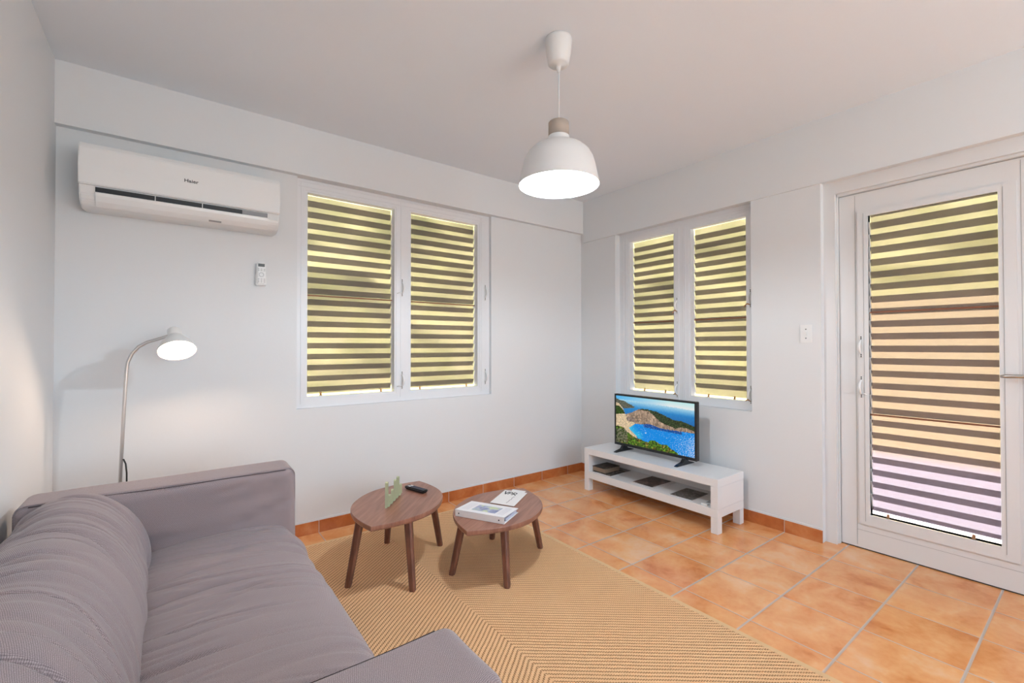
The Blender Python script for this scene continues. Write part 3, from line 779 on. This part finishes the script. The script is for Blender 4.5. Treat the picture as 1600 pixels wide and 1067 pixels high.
stroke(bm, [(.015, .215), (.030, .165), (.040, .215)], .0035); stroke(bm, [(.045, .165), (.048, .215), (.066, .205), (.064, .185), (.047, .190)], .003); stroke(bm, [(.072, .165), (.076, .215), (.094, .205), (.092, .188), (.075, .188), (.098, .165)], .003)
ob('lettering', bm, M['ink'], t)
bm = NB(); stroke(bm, [(.09, .03), (.095, .06), (.091, .075), (.098, .095), (.093, .12), (.099, .145)], .0011); 
ob('signature', bm, M['ink'], t)

# ------------------------------------------------------------------ things on the bench shelf
def cover(name, a, b, c, sc=18):
    m = mat(name, rough=.45); n = NT(m); p, _ = n.obj()
    n.col(n.ramp(n.noise(p, sc, 4, .6, 1.2), [(.38, a), (.52, b), (.66, c)])); return m
ZS = .158
def magazine(label, lo, hi, z0, z1, mt, rz=0, name='magazine', cat='magazine', edge=None):
    c = ((lo[0]+hi[0])/2, (lo[1]+hi[1])/2, z0); hx, hy = (hi[0]-lo[0])/2, (hi[1]-lo[1])/2
    t = thing(name, label, cat, c, rz)
    bm = NB(); box(bm, (-hx+.002, -hy+.002, .0004), (hx, hy-.002, z1-z0-.001)); ob('pages', bm, edge or M['paper'], t)
    bm = NB(); box(bm, (-hx, -hy, z1-z0-.001), (hx, hy, z1-z0)); ob('cover', bm, mt, t)
    return t
magazine('dark magazine lying under the thick book on the bench shelf', (-.378, -.682), (-.115, -.490), ZS, ZS+.006, cover('cover_dark_a', (.02, .018, .016), (.09, .075, .065), (.35, .33, .31)), .02)
t = thing('book', 'thick book with a dark cover at the far end of the bench shelf', 'book', (-.268, -.545, ZS+.0065), 0)
bm = NB(); box(bm, (-.088, -.068, 0), (.088, .068, .034)); bevel(bm, .001, 1); ob('pages', bm, mat('old_page_edges', lin(150, 128, 108), .8), t)
bm = NB(); box(bm, (-.091, -.070, .034), (.091, .070, .037)); ob('cover', bm, cover('cover_dark_b', (.012, .011, .01), (.04, .035, .03), (.16, .14, .12), 40), t)
t = magazine('white-edged magazine lying beneath the brown picture magazine mid shelf', (-.372, -1.088), (-.095, -.885), ZS, ZS+.004, M['paper'], -.03)
magazine('brown picture magazine lying on the white one mid shelf', (-.355, -1.062), (-.115, -.888), ZS+.005, ZS+.008, cover('cover_brown', (.03, .018, .014), (.10, .06, .048), (.24, .17, .13), 11), -.01)
magazine('grey mottled magazine near the right end of the bench shelf', (-.375, -1.388), (-.160, -1.222), ZS, ZS+.005, cover('cover_grey', (.05, .045, .04), (.12, .11, .10), (.24, .22, .21), 30), .03)
magazine('small dark leaflet at the near end of the bench shelf', (-.325, -1.500), (-.245, -1.460), ZS, ZS+.003, M['grey'], .1, 'leaflet', 'leaflet')
t = thing('card', 'tiny white card at the near end of the bench shelf', 'card', (-.368, -1.482, ZS), 0)
bm = NB(); box(bm, (-.015, -.020, 0), (.015, .022, .012)); bevel(bm, .002, 1); ob('lid', bm, M['plastic'], t)

# ------------------------------------------------------------------ sofa
def uvbox(o, k=1.0):
    me = o.data; uv = me.uv_layers.new(name='UVMap')
    for p in me.polygons:
        n_ = p.normal; ax = max(range(3), key=lambda i: abs(n_[i]))
        for li in p.loop_indices:
            c = me.vertices[me.loops[li].vertex_index].co
            uv.data[li].uv = ((c.y, c.z), (c.x, c.z), (c.x, c.y))[ax]
        p.use_smooth = True
def crease(a, b, seed, dens=8.0, width=.13, depth=.0055):
    """a: along folds, b: across folds"""
    n1 = noise.noise(Vector((a*1.1, b*dens + 1.1*noise.noise(Vector((a*1.6, b*2.0, seed+9))), seed)))
    n2 = noise.noise(Vector((a*2.1+5, b*dens*1.9 + .8*noise.noise(Vector((a*2.4, b*3, seed+3))), seed+20)))
    msk = max(0, min(1, .75+1.4*noise.noise(Vector((a*1.7, b*2.6, seed+40)))))
    d = -max(0, 1-abs(n1)/width)**1.6*depth*msk - max(0, 1-abs(n2)/(width*1.3))**1.6*depth*.4*msk
    return d + n1*.014*msk + .003*noise.noise(Vector((a*3, b*5, seed+7)))
sofa = thing('sofa', 'grey fabric two-seat sofa with wide flat arms against the left wall', 'sofa', (-3.18, -1.60, 0))
SL = Vector(sofa.location)
def rounded_box(lo, hi, r, n_=44):
    bm = bmesh.new(); bmesh.ops.create_cube(bm, size=2); bmesh.ops.subdivide_edges(bm, edges=list(bm.edges), cuts=n_, use_grid_fill=True)
    c = [(lo[i]+hi[i])/2 for i in range(3)]; h = [(hi[i]-lo[i])/2 for i in range(3)]
    for v in bm.verts:
        # bunch the cuts near the edges
        p = Vector([math.sin(v.co[i]*PI/2)*h[i] if h[i] > r*2 else v.co[i]*h[i] for i in range(3)])
        q = Vector([max(-h[i]+r, min(h[i]-r, p[i])) for i in range(3)]); d = p-q
        if d.length > 1e-9: p = q + d.normalized()*r
        v.co = Vector(c)+p
    return bm
AT = .662
for nm, ya, yb, seed, inner in (('arm', -.912, -.700, 3, -1), ('arm', -2.505, -2.300, 8, 1)):
    bm = rounded_box((-3.600, ya, .06), (-2.728, yb, AT), .036)
    for v in bm.verts:
        c = v.co
        side = 1 if (c.y-(ya+yb)/2)*inner > 0 else 0
        if side and abs(c.y-(ya if inner < 0 else yb)) < .02:
            dd = crease(c.x*1.2+c.z*.8, c.z*.7-c.x*.25, seed, 6, .12, .022)
            v.co.y += inner*dd
        if c.z > AT-.02: v.co.z += .004*noise.noise(Vector((c.x*4, c.y*6, seed)))
        if c.x > -2.75: v.co.x += .004*noise.noise(Vector((c.z*5, c.y*7, seed)))
        v.co -= SL
    o = ob(nm, bm, M['cloth'], sofa); uvbox(o)
    # stitched seam at the top inner edge
    ys = (ya+.006 if inner < 0 else yb-.006)
    ys = (ya+.036-.036*math.sin(.62) if inner < 0 else yb-.036+.036*math.sin(.62)); zs = AT-.036+.036*math.cos(.62)
    bm = NB(); tube(bm, [Vector((-3.56+.79*i/40, ys+.004*noise.noise(Vector(((-3.56+.79*i/40)*4, ys*6, seed))), zs+.003*noise.noise(Vector(((-3.56+.79*i/40)*4, ys*6, seed)))))-SL for i in range(41)], .0014, 6)
    ob('seam', bm, M['seam'], o)
# seat cushion
def surf(name, prof, y0, y1, ny, fn, par):
    """prof: list of (x,z) with normal computed; swept along y, displaced by fn(s,y)"""
    pts = [Vector((p[0], 0, p[1])) for p in prof]
    # resample
    seg = [0]
    for a, b in zip(pts, pts[1:]): seg.append(seg[-1]+(b-a).length)
    T = seg[-1]; ns = int(T/.011)
    def at(s):
        s = max(0, min(T, s))
        for i in range(len(seg)-1):
            if s <= seg[i+1]+1e-9: return pts[i].lerp(pts[i+1], (s-seg[i])/(seg[i+1]-seg[i]+1e-12))
        return pts[-1]
    P = [at(T*i/ns) for i in range(ns+1)]
    for _ in range(5): P = [P[0]]+[(P[i-1]+P[i]*2+P[i+1])/4 for i in range(1, len(P)-1)]+[P[-1]]
    bm = NB(); G = []; UV = {}
    for i, p in enumerate(P):
        d = (P[min(i+1, ns)]-P[max(i-1, 0)]).normalized(); nn = Vector((-d.z, 0, d.x))
        row = []
        for j in range(ny+1):
            y = y0+(y1-y0)*j/ny; s = T*i/ns
            v = bm.verts.new(Vector((p.x, y, p.z)) + nn*fn(s, y, T) - SL); UV[v] = (s, y); row.append(v)
        G.append(row)
    uvl = bm.loops.layers.uv.new('UVMap')
    for i in range(ns):
        for j in range(ny):
            f = bm.faces.new((G[i][j], G[i][j+1], G[i+1][j+1], G[i+1][j])); f.smooth = True
            for lp in f.loops: lp[uvl].uv = UV[lp.vert]
    for j_ in (0, ny): bm.faces.new([G[i][j_] for i in range(ns+1)])
    return ob(name, bm, M['cloth'], par)
SY0, SY1 = -2.302, -.908
def seatf(s, y, T):
    e_ = min(1, (SY1-y)/.05, (y-SY0)/.05); e_ = max(0, e_)
    crown = -.012*(1-math.sin(PI*max(0, min(1, (y-SY0)/(SY1-SY0))))**.4)
    k = min(1, s/.06)
    return (crease(s, y+.16*s, 2.0, 10, .12, .014)*(.25+.75*e_))*k + crown*k
surf('seat', [(-3.26, .10), (-3.26, .425), (-3.22, .436), (-3.10, .447), (-2.95, .450), (-2.84, .444), (-2.775, .425), (-2.738, .385), (-2.728, .33), (-2.735, .24), (-2.74, .10)], SY0, SY1, 300, seatf, sofa)
def backf(s, y, T):
    e_ = max(0, min(1, (SY1-y)/.05, (y-SY0)/.05)); k = min(1, s/.05)*min(1, max(0, (T-s)/.3))
    return (crease(s*1.1, y-.35*s, 31.0, 9, .12, .013)*(.3+.7*e_))*k - .01*(1-math.sin(PI*max(0, min(1, (y-SY0)/(SY1-SY0))))**.3)
bp = [(-3.604, .08), (-3.606, .50), (-3.596, .58), (-3.565, .645), (-3.510, .682), (-3.445, .694), (-3.392, .684), (-3.345, .660), (-3.300, .618), (-3.262, .562), (-3.236, .500), (-3.228, .450), (-3.232, .405), (-3.250, .30), (-3.258, .08)]
surf('backrest', bp[::-1], SY0, SY1, 300, lambda s, y, T: -backf(s, y, T), sofa)
bm = NB(); box(bm, Vector((-3.59, -2.49, .052))-SL, Vector((-2.745, -.712, .10))-SL); bevel(bm, .006, 2); ob('base_frame', bm, M['cloth'], sofa)
uvbox(bpy.data.objects['base_frame'])
for x in (-3.54, -2.80):
    for y in (-2.44, -.76):
        bm = NB(); box(bm, Vector((x-.025, y-.025, .0 if x < -3 else .011))-SL, Vector((x+.025, y+.025, .055))-SL); bevel(bm, .002, 1); ob('leg', bm, M['blackm'], sofa)
